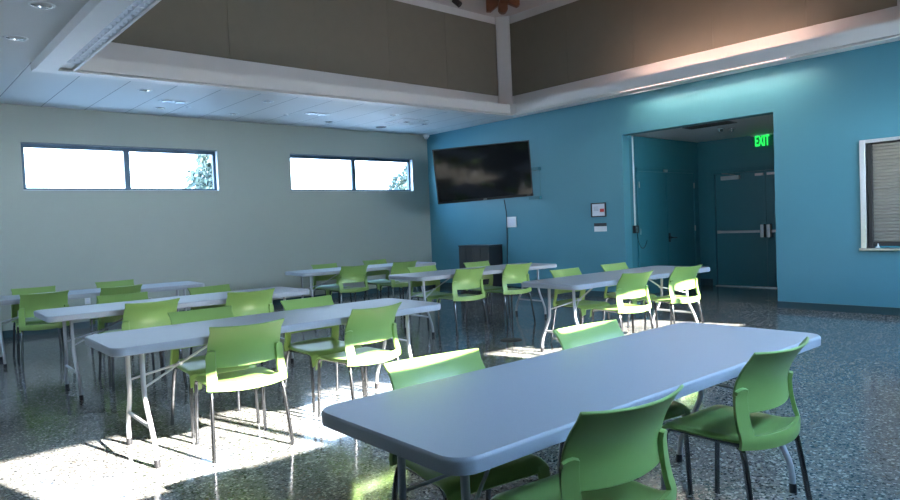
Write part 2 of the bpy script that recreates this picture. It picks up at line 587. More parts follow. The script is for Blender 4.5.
# pair of closet doors on the alcove's left wall (faces -y)
Y = RY1
d = thing('door_1', 'x', 'x'); del d['label'], d['category']; d['kind'] = 'structure'; d.location = (0, 0, 0)
bm = bmesh.new()
box(bm, .36, .42, Y - .03, Y, 0, 2.19); box(bm, 2.29, 2.35, Y - .03, Y, 0, 2.19); box(bm, .36, 2.35, Y - .03, Y, 2.13, 2.19)
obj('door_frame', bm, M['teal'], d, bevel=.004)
for a, b, hx in ((.42, 1.318, .425), (1.324, 2.29, 2.285)):
    bm = bmesh.new(); box(bm, a + .004, b - .004, Y - .018, Y - .001, .01, 2.126)
    leaf = obj('door_leaf', bm, M['teal'], d, bevel=.002)
    for z in (1.9, 1.1, .25):
        hinge(z, leaf, (hx, Y - .03))
bm = bmesh.new()
lathe(bm, [(.0, -.03), (.03, -.03), (.03, 0)], (1.37, Y - .018, .96), 'y', 16)
box(bm, 1.345, 1.395, Y - .03, Y - .018, .88, 1.04)
tube(bm, smooth_path([(1.37, Y - .03, .96), (1.37, Y - .075, .96), (1.40, Y - .08, .955), (1.52, Y - .08, .95)]), .011, 8)
obj('door_handle', bm, M['glide'], d)
bm = bmesh.new(); box(bm, 1.2, 1.31, Y - .06, Y - .03, 2.13, 2.175); obj('door_catch', bm, M['hard'], d, bevel=.004)

# exit double door in the alcove's back wall (faces -x)
X = RX
d = thing('door_2', 'x', 'x'); del d['label'], d['category']; d['kind'] = 'structure'
bm = bmesh.new()
YA, YBd = -5.30, -7.36
box(bm, X - .05, X, YA - .075, YA, 0, 2.16); box(bm, X - .05, X, YBd, YBd + .075, 0, 2.16); box(bm, X - .05, X, YBd, YA, 2.085, 2.16)
obj('door_frame', bm, M['teal'], d, bevel=.005)
ym = -6.30
for k, (a, b) in enumerate(((ym + .004, YA - .079), (YBd + .079, ym - .004))):
    bm = bmesh.new(); box(bm, X - .012, X, a, b, .015, 2.08)
    leaf = obj('door_leaf', bm, M['teal'], d)
    s = 1 if k == 0 else -1
    bm = bmesh.new()
    ends = (b - .06, a + .09) if k == 0 else (a + .06, b - .09)
    box(bm, X - .075, X - .045, min(ends), max(ends), .985, 1.03)
    box(bm, X - .075, X - .012, ends[0] - .02, ends[0] + .02, .98, 1.035)
    obj('panic_bar', bm, M['hard'], leaf, bevel=.004)
    bm = bmesh.new()
    yc = ends[1] - s * .04
    box(bm, X - .08, X - .012, yc - .035, yc + .035, .90, 1.13)
    obj('bar_latch', bm, M['hard'], leaf, bevel=.008)
    bm = bmesh.new()
    yc = (b - .30) if k == 0 else (a + .3)
    box(bm, X - .075, X - .012, yc - .17, yc + .17, 1.965, 2.035)
    tube(bm, [(X - .05, yc - .1 * s, 2.04), (X - .16, yc - .02, 2.065), (X - .06, yc + .15, 2.085)], .008, 6)
    obj('door_closer', bm, M['hard'], leaf, bevel=.005)
    bm = bmesh.new()
    ey = (a + .1) if k == 0 else (b - .1)
    box(bm, X - .045, X - .012, ey - .07, ey + .07, 2.0, 2.04)
    obj('latch_box', bm, M['hard'], leaf)
bm = bmesh.new(); box(bm, X - .1, X + .0, YBd + .075, YA - .075, 0, .014); obj('threshold', bm, M['steel'], d)

# serving hatch: stainless frame, ledge and roller shutter
hat = thing('roller_shutter', 'stainless framed serving hatch in the blue wall with its roller shutter down', 'shutter', (0, (KY0 + KY1) / 2, KZ0))
def L_(co):   # world to hatch-local
    return (co[0], co[1] - (KY0 + KY1) / 2, co[2] - KZ0)
bm = bmesh.new()
yc = (KY0 + KY1) / 2
def hb(x0, x1, y0, y1, z0, z1):
    box(bm, x0, x1, y0 - yc, y1 - yc, z0 - KZ0, z1 - KZ0)
hb(-.03, .13, KY1 - .0, KY1 + .065, KZ0, KZ1 + .045)
hb(-.03, .13, KY0 - .065, KY0, KZ0, KZ1 + .045)
hb(-.03, .13, KY0, KY1, KZ1, KZ1 + .045)
fr = obj('shutter_frame', bm, M['steel'], hat, bevel=.004)
bm = bmesh.new()
hb(.03, .13, KY1 - .05, KY1, KZ0, KZ1); obj('guide_rail', bm, M['metal_dark'], hat)
bm = bmesh.new(); hb(.03, .13, KY0, KY0 + .05, KZ0, KZ1); obj('guide_rail', bm, M['metal_dark'], hat)
bm = bmesh.new()
n = 30
prof = []
for i in range(n):
    z0 = KZ0 + .075 + (KZ1 - KZ0 - .075) * i / n
    dz = (KZ1 - KZ0 - .075) / n
    for t, dx in ((.0, .012), (.12, .0), (.5, -.006), (.85, .0), (.99, .012)):
        prof.append((.085 + dx, z0 + t * dz))
prev = None
for x, z in prof:
    cur = [bm.verts.new((x, KY0 + .05 - yc, z - KZ0)), bm.verts.new((x, KY1 - .05 - yc, z - KZ0))]
    if prev:
        bm.faces.new((prev[0], prev[1], cur[1], cur[0]))
    prev = cur
obj('shutter_curtain', bm, M['slat'], hat)
bm = bmesh.new(); hb(.06, .1, KY0 + .05, KY1 - .05, KZ0 + .02, KZ0 + .075); obj('bottom_bar', bm, M['metal_dark'], hat, bevel=.004)
bm = bmesh.new(); hb(-.06, .13, KY0 - .08, KY1 + .08, KZ0 - .03, KZ0); obj('counter_ledge', bm, M['steel'], hat, bevel=.006)
bm = bmesh.new()
lathe(bm, [(.0, 0), (.035, 0), (.012, .02), (.006, .05), (0, .06)], (.02, KY1 - .11 - yc, 0), 'z', 14)
obj('bolt_knob', bm, M['white'], hat)

# EXIT sign on the alcove's back wall
ex = thing('exit_sign', 'green lit EXIT sign above the double exit doors', 'sign', (RX, -6.28, 2.5))
bm = bmesh.new(); box(bm, -.03, -.022, -.19, .19, .005, .21); obj('sign_panel', bm, M['acrylic'], ex)
bm = bmesh.new(); box(bm, -.06, 0, -.2, .2, .2, .222); obj('sign_housing', bm, M['hard'], ex, bevel=.004)
fc = bpy.data.curves.new('exit_text', 'FONT')
fc.body = 'EXIT'; fc.size = .262; fc.extrude = .004; fc.align_x = 'CENTER'; fc.space_character = 1.04
fc.offset = .006
to = bpy.data.objects.new('tmp', fc); COL.objects.link(to)
dg = bpy.context.evaluated_depsgraph_get()
me = bpy.data.meshes.new_from_object(to.evaluated_get(dg))
bpy.data.objects.remove(to)
me.materials.clear(); me.materials.append(M['exit'])
lt = link(bpy.data.objects.new('lettering', me)); lt.parent = ex
lt.matrix_local = Matrix(((0, 0, -1, -.035), (-.46, 0, 0, .016), (0, 1, 0, .022), (0, 0, 0, 1)))

# surface conduit with its box and loose cord on the alcove's left wall
cd = thing('wall_conduit', 'white vertical conduit pipe at the alcove edge with a small box at its end', 'conduit', (.29, RY1, 1.08))
bm = bmesh.new(); tube(bm, [(0, -.014, .12), (0, -.014, RZ - 1.081)], .014, 10); obj('pipe', bm, M['white'], cd)
bm = bmesh.new(); box(bm, -.06, .05, -.06, 0, 0, .13); obj('junction_box', bm, M['glide'], cd, bevel=.006)
bm = bmesh.new(); box(bm, -.055, -.005, -.064, -.06, .02, .11); obj('box_cover', bm, M['hard'], cd)
bm = bmesh.new(); tube(bm, smooth_path([(.03, -.03, 0), (.06, -.03, -.16), (.16, -.03, -.28), (.26, -.03, -.25), (.33, -.03, -.14)], 3), .006, 6)
obj('loose_cord', bm, M['glide'], cd)

# alcove ceiling fittings
g = thing('ceiling_grille', 'dark return air grille in the alcove ceiling above the doorway', 'vent', (.2, -6.37, RZ))
bm = bmesh.new(); 
for a in (-.02,): 
    box(bm, .01, .30, -.37, -.35, -.012, 0); box(bm, .01, .30, .35, .37, -.012, 0); box(bm, .01, .03, -.35, .35, -.012, 0); box(bm, .28, .30, -.35, .35, -.012, 0)
obj('grille_frame', bm, M['metal_dark'], g)
bm = bmesh.new()
for i in range(10):
    x = .045 + i * .025
    extrude_poly(bm, [(x, -.35, -.001), (x + .012, -.35, -.012), (x + .014, -.35, -.012), (x + .003, -.35, -.001)], (0, .7, 0))
obj('grille_blades', bm, M['metal_dark'], g)
for (x, y), lb in (((.93, -6.27), 'small clear sprinkler lamp under the alcove ceiling, nearest the grille'),
                   ((1.10, -6.37), 'small round fitting under the alcove ceiling beside the exit sign')):
    s = thing('ceiling_spot', lb, 'light', (x, y, RZ))
    bm = bmesh.new(); lathe(bm, [(0, -.015), (.06, -.015), (.065, 0)], (0, 0, 0), 'z', 16); obj('base_plate', bm, M['hard'], s, smooth=40)
    bm = bmesh.new(); lathe(bm, [(.0, -.06), (.03, -.055), (.035, -.02), (.02, -.013)], (0, 0, 0), 'z', 14); obj('lamp_head', bm, M['can'], s, smooth=40)

# ------------------------------------------------------------------ downlights and ceiling fittings
DLAB = ['recessed downlight in the left ceiling at the top edge of the picture',
        'recessed downlight in the left ceiling, second one down the left side',
        'small downlight close to the soffit corner above the left window',
        'small downlight close to the wall above the left window',
        'small downlight near the soffit between the two windows',
        'small downlight near the wall right of the left window',
        'small downlight near the soffit above the right window',
        'small downlight near the wall above the left end of the right window',
        'small downlight at the room corner beside the ceiling diffuser']
def downlight(label, x, y, r):
    t = thing('downlight', label, 'light', (x, y, H), 0, 'recessed ceiling downlights')
    bm = bmesh.new(); lathe(bm, [(r - .001, .0), (r, -.006), (r + .018, -.005), (r + .02, 0)], (0, 0, 0), 'z', 24); obj('trim_ring', bm, M['white'], t, smooth=50)
    bm = bmesh.new(); lathe(bm, [(r - .001, 0), (r - .008, .04), (r * .62, .11), (0, .115)], (0, 0, 0), 'z', 24); obj('reflector', bm, M['can'], t, smooth=50)
    bm = bmesh.new(); lathe(bm, [(0, .05), (r * .35, .055), (r * .4, .11)], (0, 0, 0), 'z', 16); obj('lamp', bm, M['glide'], t, smooth=50)
for lb, (x, y, r) in zip(DLAB, DL):
    downlight(lb, x, y, r)
# twin adjustable lamps in a shallow frame
for (x, y), lb in (((-5.95, -1.31), 'twin lamp ceiling fitting above the left window'),
                   ((-3.563, -1.351), 'twin lamp ceiling fitting above the left end of the right window')):
    t = thing('ceiling_twin_light', lb, 'light', (x, y, H))
    bm = bmesh.new(); box(bm, -.2, .2, -.09, .09, -.008, .02); obj('face_plate', bm, M['white'], t, bevel=.003)
    for s in (-.095, .095):
        bm = bmesh.new(); lathe(bm, [(0, -.012), (.06, -.012), (.075, -.02), (.08, -.008)], (s, 0, 0), 'z', 18); obj('lamp_ring', bm, M['hard'], t, smooth=40)
t = thing('ceiling_speaker', 'dark round ceiling speaker above the right window', 'speaker', (-1.706, -.641, H))
bm = bmesh.new(); lathe(bm, [(0, -.02), (.10, -.018), (.12, 0)], (0, 0, 0), 'z', 24); obj('speaker_grille', bm, M['metal_dark'], t, smooth=40)
bm = bmesh.new(); lathe(bm, [(.118, 0), (.12, -.014), (.135, -.01), (.138, 0)], (0, 0, 0), 'z', 24); obj('speaker_rim', bm, M['white'], t, smooth=40)
t = thing('ceiling_diffuser', 'square white air diffuser in the ceiling near the blue corner', 'vent', (-1.62, -1.35, H))
bm = bmesh.new()
for k in range(4):
    a, b = .30 - k * .065, .275 - k * .065
    for (x0, x1, y0, y1) in ((-a, a, -a, -b), (-a, a, b, a), (-a, -b, -b, b), (b, a, -b, b)):
        box(bm, x0, x1, y0, y1, -.014, -.002)
obj('diffuser_rings', bm, M['white'], t)
bm = bmesh.new(); box(bm, -.3, .3, -.3, .3, -.002, 0); obj('diffuser_back', bm, M['metal_dark'], t)
for x, y, lb in ((-5.6, -.95, 'tiny round sprinkler cap in the ceiling above the left window'), (-3.95, -.98, 'tiny round sprinkler cap in the ceiling between the windows'), (-.75, -.95, 'tiny round sprinkler cap in the ceiling nearest the blue corner')):
    bm = bmesh.new(); lathe(bm, [(0, -.012), (.035, -.012), (.045, .02)], (0, 0, 0), 'z', 16)
    o = obj('ceiling_sprinkler', bm, M['white'], smooth=40); o.location = (x, y, H); tag(o, lb, 'sprinkler')
t = thing('ceiling_camera', 'small white dome camera in the ceiling corner of sage and blue walls', 'camera', (-.09, -.09, H))
bm = bmesh.new(); lathe(bm, [(.0, -.045), (.07, -.045), (.075, .02)], (0, 0, 0), 'z', 20); obj('camera_base', bm, M['white'], t, smooth=40)
bm = bmesh.new(); lathe(bm, [(0, -.1), (.03, -.092), (.048, -.07), (.052, -.045)], (0, 0, 0), 'z', 20); obj('camera_dome', bm, M['white'], t, smooth=60)

# linear louvre light on the left bulkhead
t = thing('louvre_light', 'long mirror louvre light strip along the left soffit', 'light', (-7.72, -6.3, ZL0))
ya, yb = -9.2 + 6.3, -3.32 + 6.3
bm = bmesh.new(); box(bm, -.068, .068, ya, yb, .085, .1); box(bm, -.068, -.06, ya, yb, .0, .085); box(bm, .06, .068, ya, yb, .0, .085); box(bm, -.06, .06, yb - .01, yb, 0, .085)
obj('light_housing', bm, M['louvre'], t)
bm = bmesh.new()
k = ya + .05
while k < yb - .03:
    box(bm, -.06, .06, k, k + .02, .002, .05); k += .12
box(bm, -.004, .004, ya, yb - .01, .0, .05)
obj('louvre_blades', bm, M['louvre'], t)
bm = bmesh.new(); box(bm, -.058, .058, ya, yb - .012, .07, .084); obj('light_lens', bm, M['lens'], t)

# lit linear lamp: wall washing slot and cove, over the alcove opening
LY0, LY1 = -7.95, -5.40
def lampbar(name, x, z, m, lb, r=.014):
    t = thing(name, lb, 'light', (x, (LY0 + LY1) / 2, z))
    h = (LY1 - LY0) / 2
    bm = bmesh.new(); tube(bm, [(0, -h, 0), (0, h, 0)], r, 10); obj('lamp_tube', bm, m, t, smooth=60)
    for s in (-h, h - .04):
        bm = bmesh.new(); box(bm, -r - .003, r + .003, s, s + .04, -r - .003, r + .003); obj('lamp_holder', bm, M['white'], t)
    return t
lampbar('cove_lamp', -.35, H + .07, M['lamp'], 'lit cove lamp behind the soffit fascia on the blue wall side')
wwl = lampbar('wall_washer', -.25, H - .012, M['lamp_wash'], 'lit wall washing lamp at the top of the blue wall', .008)
bm = bmesh.new(); box(bm, .04, .044, -1.4, 1.4, -.024, .012); obj('wash_cutoff_strip', bm, M['white'], wwl)  # added strip that cuts the wash off near the wall top
lampbar('slot_lamp', -.625, ZF0 - .01, M['lamp_slot'], 'lit strip lamp inside the soffit slot on the blue wall side', .010)
def area(name, loc, rot, sx, sy, power, col, spread=None):
    l = bpy.data.lights.new(name, 'AREA'); l.shape = 'RECTANGLE'; l.size = sx; l.size_y = sy
    l.energy = power; l.color = col
    if spread: l.spread = math.radians(spread)
    o = link(bpy.data.objects.new(name, l)); o.location = loc; o.rotation_euler = rot
    return o

# timber bracket and spotlight high in the corner of the well
t = thing('timber_bracket', 'reddish three-pronged timber bracket at the head of the white corner post', 'bracket', (-.55, -2.9, 5.16))
cam_r = Vector((.7464, -.6641, 0)); fwd = Vector((.6641, .7464, 0))
def plank(pts, name, th, off=0):
    bm = bmesh.new()
    P = [cam_r * p[0] + Vector((0, 0, p[1])) + fwd * off for p in pts]
    extrude_poly(bm, P, fwd * th)
    return obj(name, bm, M['wood'], t, bevel=.006)
plank([(-.085, .27), (-.085, .05), (-.06, .01), (-.025, -.01), (.025, -.01), (.06, .01), (.085, .05), (.085, .27)], 'post_plank', .14, -.05)
plank([(-.30, .27), (-.30, .045), (-.22, .04), (-.04, .17), (-.04, .27)], 'side_plank', .11, .0)
plank([(.31, .27), (.31, .13), (.26, .10), (.04, .20), (.04, .27)], 'side_plank', .11, .0)
t.location = (-.56, -2.98, 5.17)
bm = bmesh.new()   # hip rafter carrying the bracket, up to the ridge
a = Vector((-.62, -3.08, 5.31)); b = Vector((-3.4, -6.17, 6.35))
dirv = (b - a).normalized(); sd = dirv.cross(Vector((0, 0, 1))).normalized(); upv = sd.cross(dirv)
q = [a + sd * .09, a - sd * .09, a - sd * .09 + upv * .2, a + sd * .09 + upv * .2]
extrude_poly(bm, q, b - a)
struct('trim_hip_rafter', bm, M['wood'])
t = thing('spotlight', 'small dark spotlight high in the well left of the timber bracket', 'light', (-1.43, -2.75, 5.40))
bm = bmesh.new(); tube(bm, [(0, 0, -.02), (.05, -.1, -.13)], .055, 14); obj('lamp_can', bm, M['black'], t, smooth=40)
bm = bmesh.new(); tube(bm, [(0, 0, 0), (0, .1, .03), (0, .215, .03)], .012, 8); obj('lamp_arm', bm, M['hard'], t)
bm = bmesh.new(); box(bm, .03, .13, -.06, .0, -.10, -.04); obj('lamp_driver', bm, M['hard'], t)
t.location = (-1.34, -2.52, 5.40)

# ------------------------------------------------------------------ blue wall fittings
# television on a swing arm
TQ = (-.7782, -2.5098, 2.2974, -2.38761, -.17802, .04649, 1.0133)
def tv_axes():
    yaw, tilt, roll = TQ[3], TQ[4], TQ[5]
    n = Vector((math.cos(yaw) * math.cos(tilt), math.sin(yaw) * math.cos(tilt), math.sin(tilt)))
    rt = Vector((-math.sin(yaw), math.cos(yaw), 0)); up = n.cross(rt)
    r2 = math.cos(roll) * rt + math.sin(roll) * up; u2 = math.cos(roll) * up - math.sin(roll) * rt
    return n, r2, u2
n_, r_, u_ = tv_axes()
tv = thing('television', 'large black flat television tilted on a swing arm on the blue wall', 'television')
tv.matrix_world = Matrix(((r_.x, u_.x, n_.x, TQ[0]), (r_.y, u_.y, n_.y, TQ[1]), (r_.z, u_.z, n_.z, TQ[2]), (0, 0, 0, 1)))
w, h = 1.78 * TQ[6] / 2, 1.02 * TQ[6] / 2
bm = bmesh.new()
box(bm, -w, w, -h, -h + .045, -.03, .0); box(bm, -w, w, h - .02, h, -.03, .0)
box(bm, -w, -w + .02, -h + .045, h - .02, -.03, 0); box(bm, w - .02, w, -h + .045, h - .02, -.03, 0)
obj('bezel', bm, M['black'], tv, bevel=.003)
bm = bmesh.new(); box(bm, -w + .02, w - .02, -h + .045, h - .02, -.03, -.006); obj('screen', bm, M['screen'], tv)
bm = bmesh.new(); box(bm, -w + .25, w - .25, -h + .15, h - .25, -.09, -.03); obj('rear_housing', bm, M['black'], tv, bevel=.02)
bm = bmesh.new(); box(bm, -.035, .035, -h + .016, -h + .028, 0, .002); obj('maker_badge', bm, M['hard'], tv)
bm = bmesh.new(); box(bm, w - .12, w - .05, -h + .02, -h + .026, 0, .002); obj('model_badge', bm, M['hard'], tv)
# swing arm carrying it, fixed to the wall, and its cord
INV = tv.matrix_world.inverted()
def tvpart(name, bm, m, parent=None, **k):
    for v in bm.verts:
        v.co = INV @ v.co
    return obj(name, bm, m, parent or tv, **k)
bm = bmesh.new(); box(bm, -.03, 0, -3.0, -2.55, 1.98, 2.62); ar = tvpart('wall_plate', bm, M['black'], bevel=.004)
back = Vector((TQ[0], TQ[1], TQ[2])) - n_ * .092
for dz in (-.14, .14):
    bm = bmesh.new(); tube(bm, [(-.02, -2.75, 2.3 + dz), (-.32, -2.85, 2.3 + dz), tuple(back + u_ * dz)], .022, 8); tvpart('arm', bm, M['black'], ar)
for dz in (1.76, 2.30):
    bm = bmesh.new(); box(bm, -.07, 0, -3.26, -3.0, dz, dz + .06); tvpart('plate_tab', bm, M['teal_wall'], ar)
bm = bmesh.new(); tube(bm, [(-.02, -3.25, 1.8), (-.02, -3.25, 2.33)], .005, 6); tvpart('tie_rod', bm, M['teal_wall'], ar)
bm = bmesh.new(); tube(bm, smooth_path([(-.16, -2.44, 1.80), (-.02, -2.36, 1.55), (-.012, -2.345, 1.2), (-.012, -2.33, .7), (-.012, -2.30, .35)], 2), .008, 6)
tvpart('power_cord', bm, M['glide'])
# white sign (code left out)
t = thing('wall_notice', 'square white notice plate on the blue wall below the television', 'sign', (0, -2.475, 1.255))
bm = bmesh.new(); box(bm, -.014, 0, -.125, .125, 0, .205); obj('plate', bm, M['white'], t, bevel=.003)
bm = bmesh.new(); box(bm, -.016, -.014, -.085, .085, .03, .175); obj('print_field', bm, M['paper'], t)
# framed panel with red mark
t = thing('framed_notice', 'small black framed white notice with a red mark on the blue wall', 'sign', (0, -4.525, 1.38))
bm = bmesh.new(); box(bm, -.02, 0, -.155, .155, 0, .02); box(bm, -.02, 0, -.155, .155, .225, .245); box(bm, -.02, 0, -.155, -.13, .02, .225); box(bm, -.02, 0, .13, .155, .02, .225)
obj('notice_frame', bm, M['black'], t, bevel=.003)
bm = bmesh.new(); box(bm, -.012, 0, -.13, .13, .02, .225); obj('notice_sheet', bm, M['paper'], t)
bm = bmesh.new(); box(bm, -.0135, -.012, -.115, -.03, .085, .14); obj('red_mark', bm, M['red'], t)
bm = bmesh.new()
for z in (.17, .15, .13, .11): box(bm, -.0132, -.012, .0, .1, z, z + .006)
obj('print_lines', bm, M['greyprint'], t)
t = thing('room_sign', 'small two-tone dark and white sign below the framed notice', 'sign', (0, -4.55, 1.13))
bm = bmesh.new(); box(bm, -.012, 0, -.125, .125, 0, .09); obj('white_half', bm, M['white'], t)
bm = bmesh.new(); box(bm, -.014, 0, -.125, .125, .09, .145); obj('dark_half', bm, M['black'], t)

# black ribbed cabinet below the television
t = thing('low_cabinet', 'low black ribbed cabinet against the blue wall below the television', 'cabinet', (-.21, -1.775, 0))
bm = bmesh.new(); box(bm, -.19, .19, -.43, .43, .03, .90); obj('carcass', bm, M['black'], t, bevel=.006)
for k in range(4):
    bm = bmesh.new(); y0 = -.425 + k * .2135
    box(bm, -.205, -.19, y0, y0 + .205, .06, .88)
    obj('front_panel', bm, M['metal_dark'], t, bevel=.004)
bm = bmesh.new(); box(bm, -.2, .19, -.44, .44, .90, .925); obj('cabinet_top', bm, M['black'], t, bevel=.004)
bm = bmesh.new(); box(bm, -.17, .17, -.4, .4, 0, .03); obj('plinth', bm, M['glide'], t)

# outlet on the window wall, floor box
t = thing('wall_outlet', 'white outlet plate low on the sage wall behind the left tables', 'outlet', (-6.965, 0, .36))
bm = bmesh.new(); box(bm, -.04, .04, -.008, 0, 0, .12); obj('plate', bm, M['white'], t, bevel=.002)
bm = bmesh.new()
for z in (.025, .07): box(bm, -.017, .017, -.011, -.008, z, z + .028)
obj('socket', bm, M['paper'], t, bevel=.002)
t = thing('floor_box', 'dark metal floor box cover in the open floor right of the middle tables', 'floor box', (-4.02, -6.14, 0))
bm = bmesh.new(); lathe(bm, [(0, .006), (.12, .006), (.13, 0)], (0, 0, 0), 'z', 28); obj('cover', bm, M['metal_dark'], t, smooth=40)
bm = bmesh.new(); box(bm, -.04, .04, -.03, .03, .006, .009); obj('flap', bm, M['glide'], t)

# ------------------------------------------------------------------ tables
TL, TW, TH = 2.39, .762, .74
def make_table():
    t = thing('folding_table', '', 'table', (0, 0, 0), 0, 'folding tables')
    bm = bmesh.new()
    def ring(inset, z, r):
        hx, hy = TL / 2 - inset, TW / 2 - inset
        vs = []
        for cx, cy, a0 in ((hx - r, hy - r, 0), (-hx + r, hy - r, 90), (-hx + r, -hy + r, 180), (hx - r, -hy + r, 270)):
            for k in range(9):
                a = math.radians(a0 + 90 * k / 8)
                vs.append(bm.verts.new((cx + r * math.cos(a), cy + r * math.sin(a), z)))
        return vs
    rs = [ring(.03, TH - .035, .05), ring(.012, TH - .05, .07), ring(.003, TH - .046, .08), ring(0, TH - .012, .085), ring(.002, TH - .005, .085), ring(.007, TH, .08)]
    for a, b in zip(rs, rs[1:]):
        for k in range(len(a)):
            bm.faces.new((a[k], a[(k + 1) % len(a)], b[(k + 1) % len(b)], b[k]))
    bm.faces.new(rs[0][::-1]); bm.faces.new(rs[-1])
    obj('tabletop', bm, M['table'], t, smooth=35)
    bm = bmesh.new()
    for s in (-1, 1):
        box(bm, -1.05, 1.05, s * .27 - .012, s * .27 + .012, TH - .06, TH - .033)
    obj('under_rail', bm, M['leg'], t)
    for e in (-1, 1):
        X0 = e * .985
        for s in (-1, 1):
            bm = bmesh.new()
            tube(bm, smooth_path([(X0, s * .16, TH - .045), (X0, s * .165, .44), (X0 - e * .004, s * .17, .36), (X0 - e * .01, s * .275, .17), (X0 - e * .012, s * .295, .10), (X0 - e * .015, s * .30, .0)], 2), .0145, 10)
            lg = obj('leg', bm, M['leg'], t, smooth=60)
            bm = bmesh.new(); tube(bm, [(X0 - e * .015, s * .30, 0.001), (X0 - e * .0145, s * .299, .045)], .018, 10); obj('foot_cap', bm, M['glide'], lg, smooth=40)
        bm = bmesh.new(); tube(bm, [(X0 - e * .008, -.245, .225), (X0 - e * .008, .245, .225)], .011, 8)
        obj('crossbar', bm, M['leg'], t, smooth=60)
        bm = bmesh.new(); tube(bm, [(X0, -.3, TH - .048), (X0, .3, TH - .048)], .014, 8)
        obj('pivot_bar', bm, M['leg'], t, smooth=60)
        bm = bmesh.new()
        for s in (-1, 1):
            tube(bm, [(X0, s * .165, .45), (X0 - e * .27, 0, .535)], .007, 8)
        tube(bm, [(X0 - e * .25, 0, .525), (X0 - e * .62, 0, TH - .04)], .008, 8)
        tube(bm, [(X0 - e * .27, -.02, .535), (X0 - e * .27, .02, .535)], .012, 8)
        obj('brace', bm, M['leg'], t, smooth=60)
    return t
TABLES = [
 (-7.241, -9.78, -1.2, 'large grey folding table filling the foreground'),
 (-7.339, -7.06, -1.6, 'grey folding table standing in the sun patch at left, second from the camera'),
 (-7.242, -4.851, -1.8, 'grey folding table at left behind the sunlit one, third from the camera'),
 (-7.45, -2.55, -4, 'grey folding table along the sage wall, cut by the left picture edge'),
 (-3.55, -2.52, -5, 'grey folding table along the sage wall below the right window'),
 (-3.36, -4.93, -4.5, 'grey folding table in front of the television and the low black cabinet'),
 (-3.382, -7.228, -2.8, 'grey folding table in front of the alcove doors, sun on the floor below it'),
]
proto = make_table()
tobj = []
for i, (x, y, a, lb) in enumerate(TABLES):
    o = proto if i == 0 else copy_tree(proto)
    o.location = (x, y, 0); o.rotation_euler.z = math.radians(a); o['label'] = lb
    tobj.append(o)

# ------------------------------------------------------------------ chairs
def make_chair():
    t = thing('stacking_chair', '', 'chair', (0, 0, 0), 0, 'green stacking chairs')
    def yp(x, z):
        k = z - .62
        return -.207 - (2.3 * k * k + .09 * k if k > 0 else 1.1 * k * k) + .055 * (x / .22) ** 2
    # back panel
    def fp(u, v):
        z = .548 + (.802 - .548) * v
        w = .222 + .004 * math.sin(PI * v) - .004 * v + .012 * max(0, v - .85) / .15
        if v < .12: w -= .012 * (1 - v / .12) ** 2
        x = u * w
        z += .008 * u * u * v - .006 * (1 - u * u) * (1 - v)
        return (x, yp(x, z), z)
    bm = bmesh.new()
    shell(bm, fp, lin(-1, 1, 25), lin(0, 1, 15), .011)
    obj('backrest', bm, M['green'], t, smooth=50, bevel=.0035)
    # back frame: rail with two uprights
    def ff(u, v):
        z = .405 + (.655 - .405) * v
        w = .244 - .012 * v
        x = u * w
        if v > .3:      # uprights narrow towards the shoulder
            k = (v - .3) / .7
            if abs(u) < .86:
                x = math.copysign((abs(u) + (.86 - abs(u)) * .25 * k) * w, u)
        y = yp(x, max(z, .44)) - .013
        if z < .47:
            y += (.47 - z) * .1
        z += .012 * (u * u) * (1 - v) ** 2 if v < .3 else 0
        if v > .93:
            z -= .012 * ((abs(u) - .86) / .14) ** 2
        return (x, y, z)
    us = sorted(set([-1, -.93, -.86, -.77, .77, .86, .93, 1] + lin(-.70, .70, 19)))
    vs = lin(0, .21, 6) + lin(.25, 1, 15)
    bm = bmesh.new()
    shell(bm, ff, us, vs, .017, keep=lambda u, v: v < .23 or abs(u) > .77)
    obj('back_frame', bm, M['green'], t, smooth=50, bevel=.004)
    # seat with waterfall front and corner lugs
    def fs(u, v):
        w = .218 + .012 * min(1, v * 2)
        x = u * w
        yr = -.246 + .055 * (x / .22) ** 2
        y = yr + (.22 - yr) * v
        z = .447 - .012 * (1 - u * u) * math.sin(PI * min(1, max(0, v * 1.1)))
        if y > .13:
            k = (y - .13) / .09
            z -= .04 * k * k
            if abs(u) > .78 and v > .96:
                z -= .055
            y -= .012 * k ** 3
        z += .012 * max(0, 1 - v / .15) ** 2
        z -= .012 * max(0, (abs(u) - .85) / .15) ** 2
        return (x, y, z)
    bm = bmesh.new()
    us = sorted(set([-1, -.93, -.86, -.80, -.76, .76, .80, .86, .93, 1] + lin(-.7, .7, 15)))
    shell(bm, fs, us, lin(0, .8, 13) + [.84, .88, .92, .95, .98, 1.0], -.011)
    obj('seat', bm, M['green'], t, smooth=55, bevel=.003)
    r = .0115
    for s in (-1, 1):
        bm = bmesh.new()
        tube(bm, [(s * .218, .165, .40), (s * .222, .178, .2), (s * .226, .185, 0.0)], r, 10)
        obj('leg', bm, M['chrome'], t, smooth=60)
        bm = bmesh.new()
        tube(bm, smooth_path([(s * .212, -.165, .418), (s * .222, -.19, .40), (s * .232, -.215, .25), (s * .245, -.25, 0.0)], 1), r, 10)
        obj('leg', bm, M['chrome'], t, smooth=60)
        bm = bmesh.new()
        tube(bm, smooth_path([(s * .218, .166, .395), (s * .217, .15, .424), (s * .212, .08, .427), (s * .21, -.17, .42)], 2), .0105, 10)
        obj('seat_rail', bm, M['chrome'], t, smooth=60)
    bm = bmesh.new(); tube(bm, [(-.21, .02, .422), (.21, .02, .422)], .009, 8); obj('cross_tube', bm, M['chrome'], t, smooth=60)
    return t

